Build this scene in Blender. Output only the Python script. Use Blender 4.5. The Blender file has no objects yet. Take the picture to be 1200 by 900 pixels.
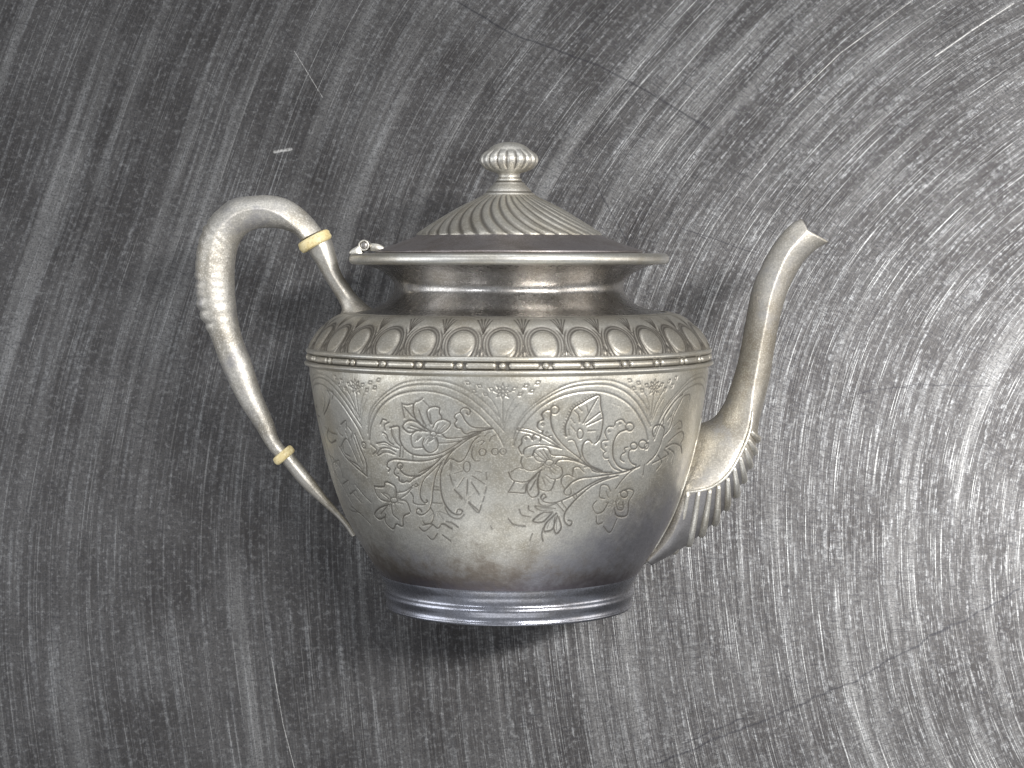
import bpy, math, random
import numpy as np
from mathutils import Matrix, Vector

random.seed(7); rng = np.random.default_rng(7)
R = math.radians
scene = bpy.context.scene
col = scene.collection

# ------------------------------------------------------------------ placement of the teapot
S = 0.0003                       # metres per unit of the teapot drawing (body is about 14 cm wide)
AX, BY = 596.5, 709.0            # drawing: axis and base line
TILT = R(9.5)                    # the pot lies on its belly, its lid end a little raised
D = 2400.0                       # camera distance in drawing units
EYE = 300.0                      # camera stands level with the rim
REST = 0.0                       # set below: height of the axis so that the belly touches the table

PROFILE_BELLY = [(428,232.6),(434,232.4),(440,231.8),(455,229.8),(472,227),(500,221.8),(518,218),(540,212.8),(560,207),(580,200.5),
                 (600,192.5),(615,185),(630,176.5),(645,167.5),(658,159),(668,152.5),(677,147.5),(684,144.6),(688,143.4)]
REST = -min(-(r + 0.2) * math.cos(TILT) + (BY - y) * math.sin(TILT) for y, r in PROFILE_BELLY + [(424, 238.6), (706, 146)]) * S
POT = Matrix.Translation((0, -260 * S, REST)) @ Matrix.Rotation(-(math.pi / 2 - TILT), 4, 'X')

# ------------------------------------------------------------------ camera (in the pot's frame: x right, -y to the camera, z up the pot's axis)
cam_local = Vector(((600 - AX) * S, -D * S, (BY - EYE) * S))
aim_local = Vector(((600 - AX) * S, 0, (BY - 450) * S))
fwd = (aim_local - cam_local).normalized()
rgt = Vector((1, 0, 0)); upv = rgt.cross(fwd)
cm = Matrix((rgt, upv, -fwd)).transposed().to_4x4(); cm.translation = cam_local
FOC = math.hypot(D, 450 - EYE)   # focal length in picture units (picture 1200 wide)
cd = bpy.data.cameras.new('camera'); cam = bpy.data.objects.new('camera', cd); col.objects.link(cam)
cam.matrix_world = POT @ cm
cd.sensor_width = 36; cd.lens = 36 * FOC / 1200; cd.clip_start = 0.01; cd.clip_end = 50
scene.camera = cam

# ------------------------------------------------------------------ world and lamps (indoors: even room light and ceiling lamps)
world = bpy.data.worlds.new('World'); scene.world = world; world.use_nodes = True
bg = world.node_tree.nodes['Background']
bg.inputs['Color'].default_value = (0.92, 0.95, 1.0, 1); bg.inputs['Strength'].default_value = 0.43

def area(name, loc, target, sx, sy, power, color):
    l = bpy.data.lights.new(name, 'AREA'); l.shape = 'RECTANGLE'; l.size = sx; l.size_y = sy
    l.energy = power; l.color = color
    o = bpy.data.objects.new(name, l); col.objects.link(o)
    o.location = loc
    o.rotation_euler = (Vector(target) - Vector(loc)).to_track_quat('-Z', 'Y').to_euler()
    return o
area('ceiling_lamp', (0.66, 0.18, 1.32), (0.1, 0, 0.05), 0.06, 0.75, 23.0, (1.0, 0.99, 0.975))
area('ceiling_lamp', (-0.84, 0.02, 1.38), (0, 0, 0.05), 0.04, 0.30, 2.4, (0.95, 0.97, 1.0))
area('side_lamp', (1.35, 0.0, 0.45), (0, 0, 0.07), 0.6, 0.9, 5.0, (1.0, 0.95, 0.88))
area('side_lamp', (-1.3, 0.0, 0.55), (0, 0, 0.07), 0.7, 0.9, 6.0, (0.95, 0.97, 1.0))
area('fill_panel', (0.0, 1.35, 0.75), (0, 0, 0.07), 1.8, 0.9, 9.0, (0.98, 0.99, 1.0))  # unseen fill, added to brighten the shoulder and lid
area('fill_panel', (0.0, -1.5, 0.75), (0, 0, 0.07), 1.6, 0.6, 4.0, (1.0, 0.99, 0.97))  # unseen fill from the foot side, added to lift the lower belly

vs = scene.view_settings
vs.view_transform = 'Standard'; vs.look = 'None'; vs.exposure = 0.0; vs.gamma = 1.0; vs.use_curve_mapping = False

# ------------------------------------------------------------------ drawing helpers
def ray(px, py):
    d = rgt * (px - 600) + upv * (450 - py) + fwd * FOC
    return cam_local / S, d
def pl(px, py, dep=0.0):
    """a point of the drawing -> (x, height) in units, in the plane `dep` units in front of the axis"""
    o, d = ray(px, py)
    t = (-dep - o.y) / d.y
    p = o + d * t
    return p.x, p.z
def hh(y): return pl(AX, y)[1]
def on_table(px, py):
    o, d = ray(px, py)
    o = POT @ (o * S); d = (POT.to_3x3() @ d)
    t = -o.z / d.z
    return (o + d * t)

def pchip(xs, ys, xq):
    """smooth monotone interpolation"""
    xs = np.asarray(xs, float); ys = np.asarray(ys, float)
    h = np.diff(xs); dl = np.diff(ys) / h
    m = np.zeros_like(xs); m[0] = dl[0]; m[-1] = dl[-1]
    for i in range(1, len(xs) - 1):
        if dl[i-1] * dl[i] > 0:
            w1 = 2*h[i] + h[i-1]; w2 = h[i] + 2*h[i-1]
            m[i] = (w1 + w2) / (w1 / dl[i-1] + w2 / dl[i])
    k = np.clip(np.searchsorted(xs, xq) - 1, 0, len(h) - 1)
    t = (xq - xs[k]) / h[k]
    return ((1+2*t)*(1-t)**2)*ys[k] + t*(1-t)**2*h[k]*m[k] + t*t*(3-2*t)*ys[k+1] + t*t*(t-1)*h[k]*m[k+1]

def catmull(pts, n):
    """n points along a smooth curve through pts (any dimension), spaced by length"""
    P = np.asarray(pts, float)
    if len(P) == 2:
        return P[0] + (P[1] - P[0]) * np.linspace(0, 1, n)[:, None]
    seg = np.maximum(np.linalg.norm(np.diff(P, axis=0), axis=1), 1e-6)
    u = np.concatenate([[0], np.cumsum(np.sqrt(seg))])
    E = np.vstack([2*P[0]-P[1], P, 2*P[-1]-P[-2]])
    ue = np.concatenate([[2*u[0]-u[1]], u, [2*u[-1]-u[-2]]])
    out = []
    for i in range(len(P) - 1):
        t0, t1, t2, t3 = ue[i:i+4]; p0, p1, p2, p3 = E[i:i+4]
        t = np.linspace(t1, t2, 24, endpoint=False)[:, None]
        a1 = (t1-t)/(t1-t0)*p0 + (t-t0)/(t1-t0)*p1; a2 = (t2-t)/(t2-t1)*p1 + (t-t1)/(t2-t1)*p2; a3 = (t3-t)/(t3-t2)*p2 + (t-t2)/(t3-t2)*p3
        b1 = (t2-t)/(t2-t0)*a1 + (t-t0)/(t2-t0)*a2; b2 = (t3-t)/(t3-t1)*a2 + (t-t1)/(t3-t1)*a3
        out.append((t2-t)/(t2-t1)*b1 + (t-t1)/(t2-t1)*b2)
    Q = np.vstack(out + [P[-1:]])
    L = np.concatenate([[0], np.cumsum(np.linalg.norm(np.diff(Q, axis=0), axis=1))])
    s = np.linspace(0, L[-1], n)
    return np.stack([np.interp(s, L, Q[:, k]) for k in range(Q.shape[1])], 1)

# ------------------------------------------------------------------ mesh helpers
def obj(name, verts, faces, mat, parent=None, smooth=True):
    me = bpy.data.meshes.new(name)
    me.from_pydata([tuple(v) for v in np.asarray(verts, float)], [], [tuple(f) for f in faces])
    me.validate(); me.update()
    if smooth: me.polygons.foreach_set('use_smooth', [True] * len(me.polygons))
    me.materials.append(mat)
    o = bpy.data.objects.new(name, me); col.objects.link(o)
    if parent: o.parent = parent
    return o

def grid(name, V, mat, parent=None, wrap_c=True, wrap_r=False, attr=None, caps=(), flip=False):
    """mesh from an array of points [rows, columns, 3] (metres)"""
    nr, nc = V.shape[:2]
    idx = np.arange(nr * nc).reshape(nr, nc)
    a = idx; b = np.roll(idx, -1, 1); c = np.roll(idx, -1, 0); d_ = np.roll(b, -1, 0)
    re = nr if wrap_r else nr - 1; ce = nc if wrap_c else nc - 1
    q = np.stack([a, b, d_, c], -1)[:re, :ce].reshape(-1, 4)
    if flip: q = q[:, ::-1]
    me = bpy.data.meshes.new(name)
    cp = [list(idx[0][::-1]) if w == 0 else list(idx[-1]) for w in caps]
    if flip: cp = [f[::-1] for f in cp]
    loops = np.concatenate([q.ravel()] + [np.array(f) for f in cp]).astype(np.int32)
    starts = np.concatenate([np.arange(len(q)) * 4, [len(q)*4 + sum(len(f) for f in cp[:i]) for i in range(len(cp))]]).astype(np.int32)
    me.vertices.add(nr * nc); me.vertices.foreach_set('co', V.astype(np.float32).ravel())
    me.loops.add(len(loops)); me.loops.foreach_set('vertex_index', loops)
    me.polygons.add(len(starts)); me.polygons.foreach_set('loop_start', starts)
    me.update(calc_edges=True); me.validate()
    me.polygons.foreach_set('use_smooth', [True] * len(me.polygons))
    if attr is not None:
        at = me.attributes.new('groove', 'FLOAT', 'POINT'); at.data.foreach_set('value', attr.astype(np.float32).ravel())
    me.materials.append(mat)
    o = bpy.data.objects.new(name, me); col.objects.link(o)
    if parent: o.parent = parent
    return o

def rev(prof, th):
    """surface of revolution: prof [(height, radius)], th angles from the front, to the right"""
    prof = np.asarray(prof, float)
    h = prof[:, 0][:, None]; r = prof[:, 1][:, None]
    return np.stack([r * np.sin(th), -r * np.cos(th), h + 0 * th], -1) * S

def dense(pts, step):
    """pts [(drawing y, r)] -> smooth polyline [(height, r)] with the given spacing"""
    p = [(hh(y), r) for y, r in pts]
    L = sum(math.dist(p[i], p[i+1]) for i in range(len(p) - 1))
    return catmull(p, max(8, int(L / step)))

TH = np.linspace(-math.pi, math.pi, 360, endpoint=False)

# ------------------------------------------------------------------ materials
class NT:
    def __init__(s, name):
        s.m = bpy.data.materials.new(name); s.m.use_nodes = True
        s.t = s.m.node_tree; s.b = s.t.nodes['Principled BSDF']
    def n(s, kind, **kw):
        x = s.t.nodes.new('ShaderNode' + kind)
        for k, v in kw.items(): setattr(x, k, v)
        return x
    def put(s, sock, v):
        if isinstance(v, bpy.types.NodeSocket): s.t.links.new(v, sock)
        else: sock.default_value = v
    def math(s, op, a, b=0.0, c=None, clamp=False):
        x = s.n('Math', operation=op, use_clamp=clamp)
        s.put(x.inputs[0], a); s.put(x.inputs[1], b)
        if c is not None: s.put(x.inputs[2], c)
        return x.outputs[0]
    def vec(s, x, y, z):
        v = s.n('CombineXYZ'); s.put(v.inputs[0], x); s.put(v.inputs[1], y); s.put(v.inputs[2], z); return v.outputs[0]
    def noise(s, v, scale, detail=4, rough=0.55, dist=0.0):
        x = s.n('TexNoise'); s.put(x.inputs['Vector'], v)
        x.inputs['Scale'].default_value = scale; x.inputs['Detail'].default_value = detail
        x.inputs['Roughness'].default_value = rough; x.inputs['Distortion'].default_value = dist
        return x.outputs['Fac']
    def ramp(s, f, lo, hi, a=0.0, b=1.0):
        x = s.n('MapRange', interpolation_type='SMOOTHSTEP'); s.put(x.inputs[0], f)
        x.inputs[1].default_value = lo; x.inputs[2].default_value = hi
        s.put(x.inputs[3], a); s.put(x.inputs[4], b)
        return x.outputs[0]
    def mix(s, f, a, b, mode='MIX'):
        x = s.n('Mix', data_type='RGBA', blend_type=mode); s.put(x.inputs[0], f)
        for i, v in ((6, a), (7, b)):
            s.put(x.inputs[i], v if isinstance(v, bpy.types.NodeSocket) else (*v, 1))
        return x.outputs[2]
    def bump(s, h, strength, dist, nrm=None):
        x = s.n('Bump'); x.inputs['Strength'].default_value = strength; x.inputs['Distance'].default_value = dist
        s.put(x.inputs['Height'], h)
        if nrm is not None: s.put(x.inputs['Normal'], nrm)
        return x.outputs[0]

def silver(name, base, rough, frost=0.06, stain=None, dirt=(0.10, 0.085, 0.07), mottled=0.35, bstr=0.25, low=False, metal=1.0):
    """worn silver plate: mottled reflectance, fine frosting, tarnish"""
    m = NT(name); b = m.b
    co = m.n('TexCoord').outputs['Object']
    n1 = m.noise(co, 60, 5, 0.6); n2 = m.noise(co, 420, 4, 0.6); n3 = m.noise(co, 1900, 2, 0.5)
    dk = tuple(c * 0.72 for c in base); wm = (base[0]*0.94, base[1]*0.89, base[2]*0.80)
    c = m.mix(m.ramp(n1, 0.35, 0.7), base, tuple(x*(1-mottled*0.55) for x in wm))
    c = m.mix(m.ramp(n2, 0.5, 0.75, 0, mottled), c, dk)
    c = m.mix(m.ramp(n3, 0.48, 0.68, 0, mottled * 0.9), c, tuple(min(1, x*1.3) for x in base))
    c = m.mix(m.ramp(n3, 0.50, 0.32, 0, mottled * 0.6), c, tuple(x*0.55 for x in base))
    rg = m.math('ADD', m.math('MULTIPLY', m.math('SUBTRACT', n2, 0.5), 0.25), rough)
    rg = m.math('ADD', rg, m.math('MULTIPLY', m.math('SUBTRACT', n1, 0.5), 0.22), clamp=True)
    if low:                                     # belly: brown and blue tarnish crept up from the foot, the blue deepened to paint in shade
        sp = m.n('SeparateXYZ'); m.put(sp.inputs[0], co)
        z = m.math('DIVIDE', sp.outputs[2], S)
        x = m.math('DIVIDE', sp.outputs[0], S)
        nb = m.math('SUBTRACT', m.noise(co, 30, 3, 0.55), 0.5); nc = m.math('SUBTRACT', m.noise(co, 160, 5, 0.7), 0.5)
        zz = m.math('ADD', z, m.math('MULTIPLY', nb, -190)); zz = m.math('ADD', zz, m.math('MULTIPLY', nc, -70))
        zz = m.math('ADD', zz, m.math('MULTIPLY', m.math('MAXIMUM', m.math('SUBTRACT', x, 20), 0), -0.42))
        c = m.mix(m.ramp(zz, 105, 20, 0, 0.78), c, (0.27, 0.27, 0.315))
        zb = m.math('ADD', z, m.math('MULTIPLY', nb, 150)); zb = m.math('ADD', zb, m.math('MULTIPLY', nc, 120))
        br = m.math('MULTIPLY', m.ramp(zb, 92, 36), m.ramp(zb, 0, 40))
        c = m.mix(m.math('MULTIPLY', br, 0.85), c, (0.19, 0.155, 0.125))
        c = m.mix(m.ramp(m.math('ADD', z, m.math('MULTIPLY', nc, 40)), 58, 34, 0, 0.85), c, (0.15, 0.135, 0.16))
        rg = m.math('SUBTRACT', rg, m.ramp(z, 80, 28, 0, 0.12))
    at = m.n('Attribute', attribute_name='groove')
    c = m.mix(at.outputs['Fac'], c, dirt)
    if stain is not None:
        ns = m.noise(co, 75, 5, 0.7)
        c = m.mix(m.ramp(ns, 0.5, 0.72, 0, 0.8), c, stain)
    m.put(b.inputs['Base Color'], c); b.inputs['Metallic'].default_value = metal
    m.put(b.inputs['Roughness'], rg)
    nb1 = m.bump(n3, frost * 3, 0.0001)
    m.put(b.inputs['Normal'], m.bump(n2, bstr, 0.00025, nb1))
    return m.m

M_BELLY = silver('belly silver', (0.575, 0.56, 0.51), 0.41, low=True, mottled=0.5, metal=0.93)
M_SHOULDER = silver('shoulder silver', (0.46, 0.44, 0.395), 0.46, dirt=(0.10, 0.088, 0.075), metal=0.87, mottled=0.5)
M_EGG = silver('raised silver', (0.47, 0.45, 0.405), 0.46, metal=0.87, mottled=0.5)
M_BAND = silver('band silver', (0.60, 0.585, 0.54), 0.38, dirt=(0.05, 0.043, 0.037), metal=0.85)
M_NECK = silver('neck silver', (0.44, 0.425, 0.41), 0.28, mottled=0.7, bstr=0.22)
M_RIM = silver('rim silver', (0.57, 0.56, 0.525), 0.40, metal=0.9)
M_LID = silver('lid silver', (0.51, 0.49, 0.44), 0.44, dirt=(0.13, 0.115, 0.10), metal=0.87, mottled=0.5)
M_LIDEDGE = silver('lid edge tarnish', (0.30, 0.275, 0.275), 0.42, metal=0.9, mottled=0.6)
M_KNOB = silver('knob silver', (0.60, 0.585, 0.545), 0.46, metal=0.87, mottled=0.5)
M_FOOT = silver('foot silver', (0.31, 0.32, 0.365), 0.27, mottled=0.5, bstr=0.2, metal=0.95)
M_HANDLE = silver('handle silver', (0.52, 0.50, 0.46), 0.52, stain=(0.30, 0.295, 0.31), mottled=0.7, bstr=0.7, metal=0.84)
M_SOCKET = silver('socket silver', (0.50, 0.48, 0.44), 0.48, metal=0.87, mottled=0.5)
M_SPOUT = silver('spout silver', (0.50, 0.475, 0.43), 0.48, stain=(0.40, 0.395, 0.40), mottled=0.6, bstr=0.5, dirt=(0.17, 0.175, 0.21), metal=0.87)
M_RIB = silver('rib silver', (0.74, 0.72, 0.665), 0.44, mottled=0.6, bstr=0.5, metal=0.87)
M_DARK = silver('blackened inside', (0.06, 0.055, 0.05), 0.5)

def bone():
    m = NT('yellowed bone'); b = m.b
    co = m.n('TexCoord').outputs['Object']
    n1 = m.noise(co, 260, 4); n2 = m.noise(co, 1200, 3)
    c = m.mix(m.ramp(n1, 0.35, 0.7), (0.72, 0.62, 0.36), (0.62, 0.50, 0.24))
    c = m.mix(m.ramp(n2, 0.5, 0.7, 0, 0.6), c, (0.38, 0.27, 0.11))
    m.put(b.inputs['Base Color'], c); b.inputs['Roughness'].default_value = 0.42
    m.put(b.inputs['Normal'], m.bump(n2, 0.3, 0.0002))
    return m.m
M_BONE = bone()

def steel_table(centre, segs):
    """dark steel sheet, brushed and scratched in wide arcs round a point beyond the right edge"""
    m = NT('scratched steel'); b = m.b
    co = m.n('TexCoord').outputs['Object']
    sp = m.n('SeparateXYZ'); m.put(sp.inputs[0], co)
    X, Y = sp.outputs[0], sp.outputs[1]
    warp = m.noise(co, 3.2, 1)
    dx = m.math('SUBTRACT', centre[0], X); dy = m.math('SUBTRACT', Y, centre[1])
    rad = m.math('SQRT', m.math('ADD', m.math('MULTIPLY', dx, dx), m.math('MULTIPLY', dy, dy)))
    phi = m.math('ARCTAN2', dy, dx)
    rw = m.math('ADD', rad, m.math('MULTIPLY', warp, 0.05))
    def arcs(wr, wa, seed, detail=3, rough=0.6):       # noise drawn out along the arcs: wr cells per metre across, wa per radian along
        return m.noise(m.vec(m.math('MULTIPLY', rw, wr), m.math('MULTIPLY', phi, wa), seed), 1.0, detail, rough)
    broad = arcs(130, 1.6, 1.3, 3)
    mid = arcs(480, 8, 5.1, 2)
    fine = arcs(1900, 20, 9.7, 2, 0.65)
    hair = arcs(2700, 6, 3.3, 1, 0.5)
    radial = m.noise(m.vec(m.math('MULTIPLY', rw, 190), m.math('MULTIPLY', phi, 640), 8.8), 1.0, 2, 0.6)   # short scratches across the arcs
    ca, sa = math.cos(R(-32)), math.sin(R(-32))
    u = m.math('ADD', m.math('MULTIPLY', X, ca), m.math('MULTIPLY', Y, sa))
    v = m.math('SUBTRACT', m.math('MULTIPLY', Y, ca), m.math('MULTIPLY', X, sa))
    v = m.math('ADD', v, m.math('MULTIPLY', warp, 0.06))
    c2 = m.noise(m.vec(m.math('MULTIPLY', u, 50), m.math('MULTIPLY', v, 1300), 7.0), 1.0, 2, 0.6)
    blotch = m.noise(co, 24, 5, 0.65)
    scuff = m.noise(co, 520, 3, 0.7)
    speck = m.noise(co, 1300, 2, 0.7)
    big = m.noise(co, 8, 3, 0.6)
    wear = m.ramp(m.math('ADD', m.math('MULTIPLY', X, 2.2), m.math('MULTIPLY', big, 1.6)), 0.45, 1.25)   # the right half is scoured, the left keeps more of its dull skin
    patch = m.math('MULTIPLY', m.ramp(blotch, 0.32, 0.68, 0.25, 1.0), m.ramp(wear, 0, 1, 0.35, 1.0))
    s_br = m.ramp(broad, 0.48, 0.76); s_mid = m.ramp(mid, 0.48, 0.76); s_fine = m.ramp(fine, 0.52, 0.74); s_hair = m.ramp(hair, 0.63, 0.74)
    brk = m.math('MULTIPLY', m.ramp(scuff, 0.36, 0.60), m.ramp(wear, 0, 1, 0.35, 1.0))                   # scuffs break the streaks up
    # dark oxide, worn to bright metal where the brushing bites
    c = m.mix(m.ramp(blotch, 0.3, 0.7), (0.050, 0.047, 0.046), (0.092, 0.089, 0.088))
    c = m.mix(m.math('MULTIPLY', s_br, m.ramp(big, 0.3, 0.65, 0.2, 0.65)), c, (0.25, 0.248, 0.245))
    c = m.mix(m.math('MULTIPLY', m.math('MULTIPLY', s_mid, 0.40), m.ramp(scuff, 0.3, 0.6, 0.2, 1.0)), c, (0.31, 0.315, 0.32))
    c = m.mix(m.math('MULTIPLY', m.math('MULTIPLY', s_fine, 0.55), brk), c, (0.50, 0.51, 0.52))
    c = m.mix(m.math('MULTIPLY', m.math('MULTIPLY', s_hair, 0.7), patch), c, (0.66, 0.665, 0.66))
    c = m.mix(m.ramp(scuff, 0.50, 0.72, 0, 0.34), c, (0.30, 0.30, 0.30))
    c = m.mix(m.math('MULTIPLY', m.ramp(radial, 0.50, 0.70, 0, 0.6), m.ramp(wear, 0, 1, 0.5, 1.0)), c, (0.04, 0.04, 0.045))
    c = m.mix(m.ramp(c2, 0.62, 0.74, 0, 0.40), c, (0.04, 0.04, 0.045))
    c = m.mix(m.ramp(speck, 0.47, 0.68, 0, 0.62), c, (0.04, 0.04, 0.045))
    # single long scratches
    sw = m.math('SUBTRACT', m.noise(co, 60, 4, 0.7), 0.5)
    Xs = m.math('ADD', X, m.math('MULTIPLY', sw, 0.005)); Ys = m.math('ADD', Y, m.math('MULTIPLY', sw, -0.004))
    tot = None; tob = None
    for (p, q, w, dark) in segs:
        ex, ey = q[0]-p[0], q[1]-p[1]; l2 = ex*ex + ey*ey
        ax = m.math('SUBTRACT', Xs if dark else X, p[0]); ay = m.math('SUBTRACT', Ys if dark else Y, p[1])
        t = m.math('DIVIDE', m.math('ADD', m.math('MULTIPLY', ax, ex), m.math('MULTIPLY', ay, ey)), l2, clamp=True)
        ddx = m.math('SUBTRACT', ax, m.math('MULTIPLY', t, ex)); ddy = m.math('SUBTRACT', ay, m.math('MULTIPLY', t, ey))
        dd = m.math('SQRT', m.math('ADD', m.math('MULTIPLY', ddx, ddx), m.math('MULTIPLY', ddy, ddy)))
        k = m.ramp(dd, w, w * 0.15)
        if dark: tot = k if tot is None else m.math('MAXIMUM', tot, k)
        else: tob = k if tob is None else m.math('MAXIMUM', tob, k)
    worn = m.ramp(speck, 0.66, 0.40, 0.2, 0.75)
    c = m.mix(m.math('MULTIPLY', tot, worn), c, (0.03, 0.03, 0.035))
    c = m.mix(m.math('MULTIPLY', tob, m.ramp(speck, 0.3, 0.6, 0.1, 0.7)), c, (0.6, 0.59, 0.57))
    m.put(b.inputs['Base Color'], c); b.inputs['Metallic'].default_value = 1.0
    m.put(b.inputs['Roughness'], m.math('ADD', 0.42, m.math('MULTIPLY', blotch, 0.10)))
    h = m.math('ADD', m.math('MULTIPLY', mid, 0.7), m.math('MULTIPLY', fine, 0.45))
    h = m.math('ADD', h, m.math('MULTIPLY', hair, 0.3)); h = m.math('ADD', h, m.math('MULTIPLY', radial, 0.2)); h = m.math('ADD', h, m.math('MULTIPLY', speck, 0.25))
    h = m.math('ADD', h, m.math('MULTIPLY', broad, 1.6))
    m.put(b.inputs['Normal'], m.bump(h, 0.22, 0.0005))
    return m.m

# ------------------------------------------------------------------ the setting: one scratched steel table top
cen = on_table(1590, 690)
def tb(p): q = on_table(*p); return (q.x, q.y)
lines = []
def scr(pts, w, dark=True):
    for a, b_ in zip(pts[:-1], pts[1:]): lines.append((tb(a), tb(b_), w * S, dark))
scr([(770, 896), (880, 850), (1000, 799), (1090, 745), (1196, 692)], 2.2)
scr([(800, 872), (872, 842)], 1.6)
scr([(536, 2), (600, 40), (700, 76), (760, 108), (830, 150)], 2.2)
scr([(700, 218), (735, 285)], 1.4)
scr([(1005, 462), (1075, 450), (1160, 452)], 1.3)
scr([(800, 268), (890, 298)], 1.2)
scr([(322, 178), (341, 175)], 3.0, False)
scr([(318, 770), (332, 850), (345, 900)], 0.7, False)
scr([(345, 60), (378, 114)], 0.6, False)
scr([(1096, 66), (1140, 35), (1188, 4)], 1.3, False)
scr([(925, 120), (985, 62), (1070, 0)], 0.8, False)
TW, TD, TT = 1.5, 1.2, 0.008
bev = 0.0015
tv = []; nn = 8
for k in range(4):
    cx_, cy_ = ((1, 1), (-1, 1), (-1, -1), (1, -1))[k]
    for i in range(nn + 1):
        a = k * math.pi/2 + i / nn * math.pi/2
        tv.append((cx_*(TW/2-0.03) + 0.03*math.cos(a), cy_*(TD/2-0.03) + 0.03*math.sin(a)))
tv = np.array(tv); n_ = len(tv)
rings = []
for inset, z in ((0.006, -TT), (0, -TT+bev), (0, -bev), (bev*0.3, -bev*0.3), (bev, 0)):
    sc = np.array([1 - inset*2/TW, 1 - inset*2/TD])
    rings.append(np.column_stack([tv*sc, np.full(n_, z)]))
table = grid('steel_table_top', np.array(rings), steel_table((cen.x, cen.y), lines), caps=(0, 1))
table['kind'] = 'structure'; table['label'] = 'dark brushed steel table top scratched in wide arcs'

# ------------------------------------------------------------------ the teapot
pot = bpy.data.objects.new('teapot', None); col.objects.link(pot)
pot.matrix_world = POT; pot.empty_display_size = 0.05
pot['label'] = 'tarnished engraved silver teapot with bone-ringed handle, lying on scratched steel'
pot['category'] = 'teapot'

OFF = R(-1.6)                       # ornament is turned a little to the left
N_EGG = 32; STEP = 2 * math.pi / N_EGG

# --- belly with its engraving -------------------------------------------------
bp = np.array([(hh(y), r) for y, r in PROFILE_BELLY])
order = np.argsort(bp[:, 0]); BH, BR = bp[order, 0], bp[order, 1]
def belly_r(h): return pchip(BH, BR, np.clip(h, BH[0], BH[-1]))
O_ = np.array(cam_local / S)
RG, UP, FW = np.array(rgt), np.array(upv), np.array(fwd)
def to_belly(P):
    """drawing points -> (angle, height) on the belly"""
    P = np.asarray(P, float)
    d = RG * (P[:, :1] - 600) + UP * (450 - P[:, 1:]) + FW * FOC
    t0 = (-250 - O_[1]) / d[:, 1]; t1 = (0 - O_[1]) / d[:, 1]
    for _ in range(40):
        tm = (t0 + t1) / 2; q = O_ + d * tm[:, None]
        out = np.hypot(q[:, 0], q[:, 1]) > belly_r(q[:, 2])
        t0 = np.where(out, tm, t0); t1 = np.where(out, t1, tm)
    q = O_ + d * t1[:, None]
    return np.stack([np.arctan2(q[:, 0], -q[:, 1]), q[:, 2]], 1)

Z = {1: (430, 455, 7.06), 2: (430, 535, 7.06), 3: (590, 455, 7.06), 4: (590, 535, 7.06), 5: (400, 425, 6.0), 6: (690, 425, 6.427), 7: (355, 430, 4.283)}
def dr(z, pts):
    ox, oy, s = Z[z]
    return [(ox + x / s, oy + y / s) for x, y in pts]
def ell(cx, cy, rx, ry=None):
    ry = ry or rx
    return [(cx + rx*math.cos(a), cy + ry*math.sin(a)) for a in np.linspace(0, 2*math.pi, 13)]

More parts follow.
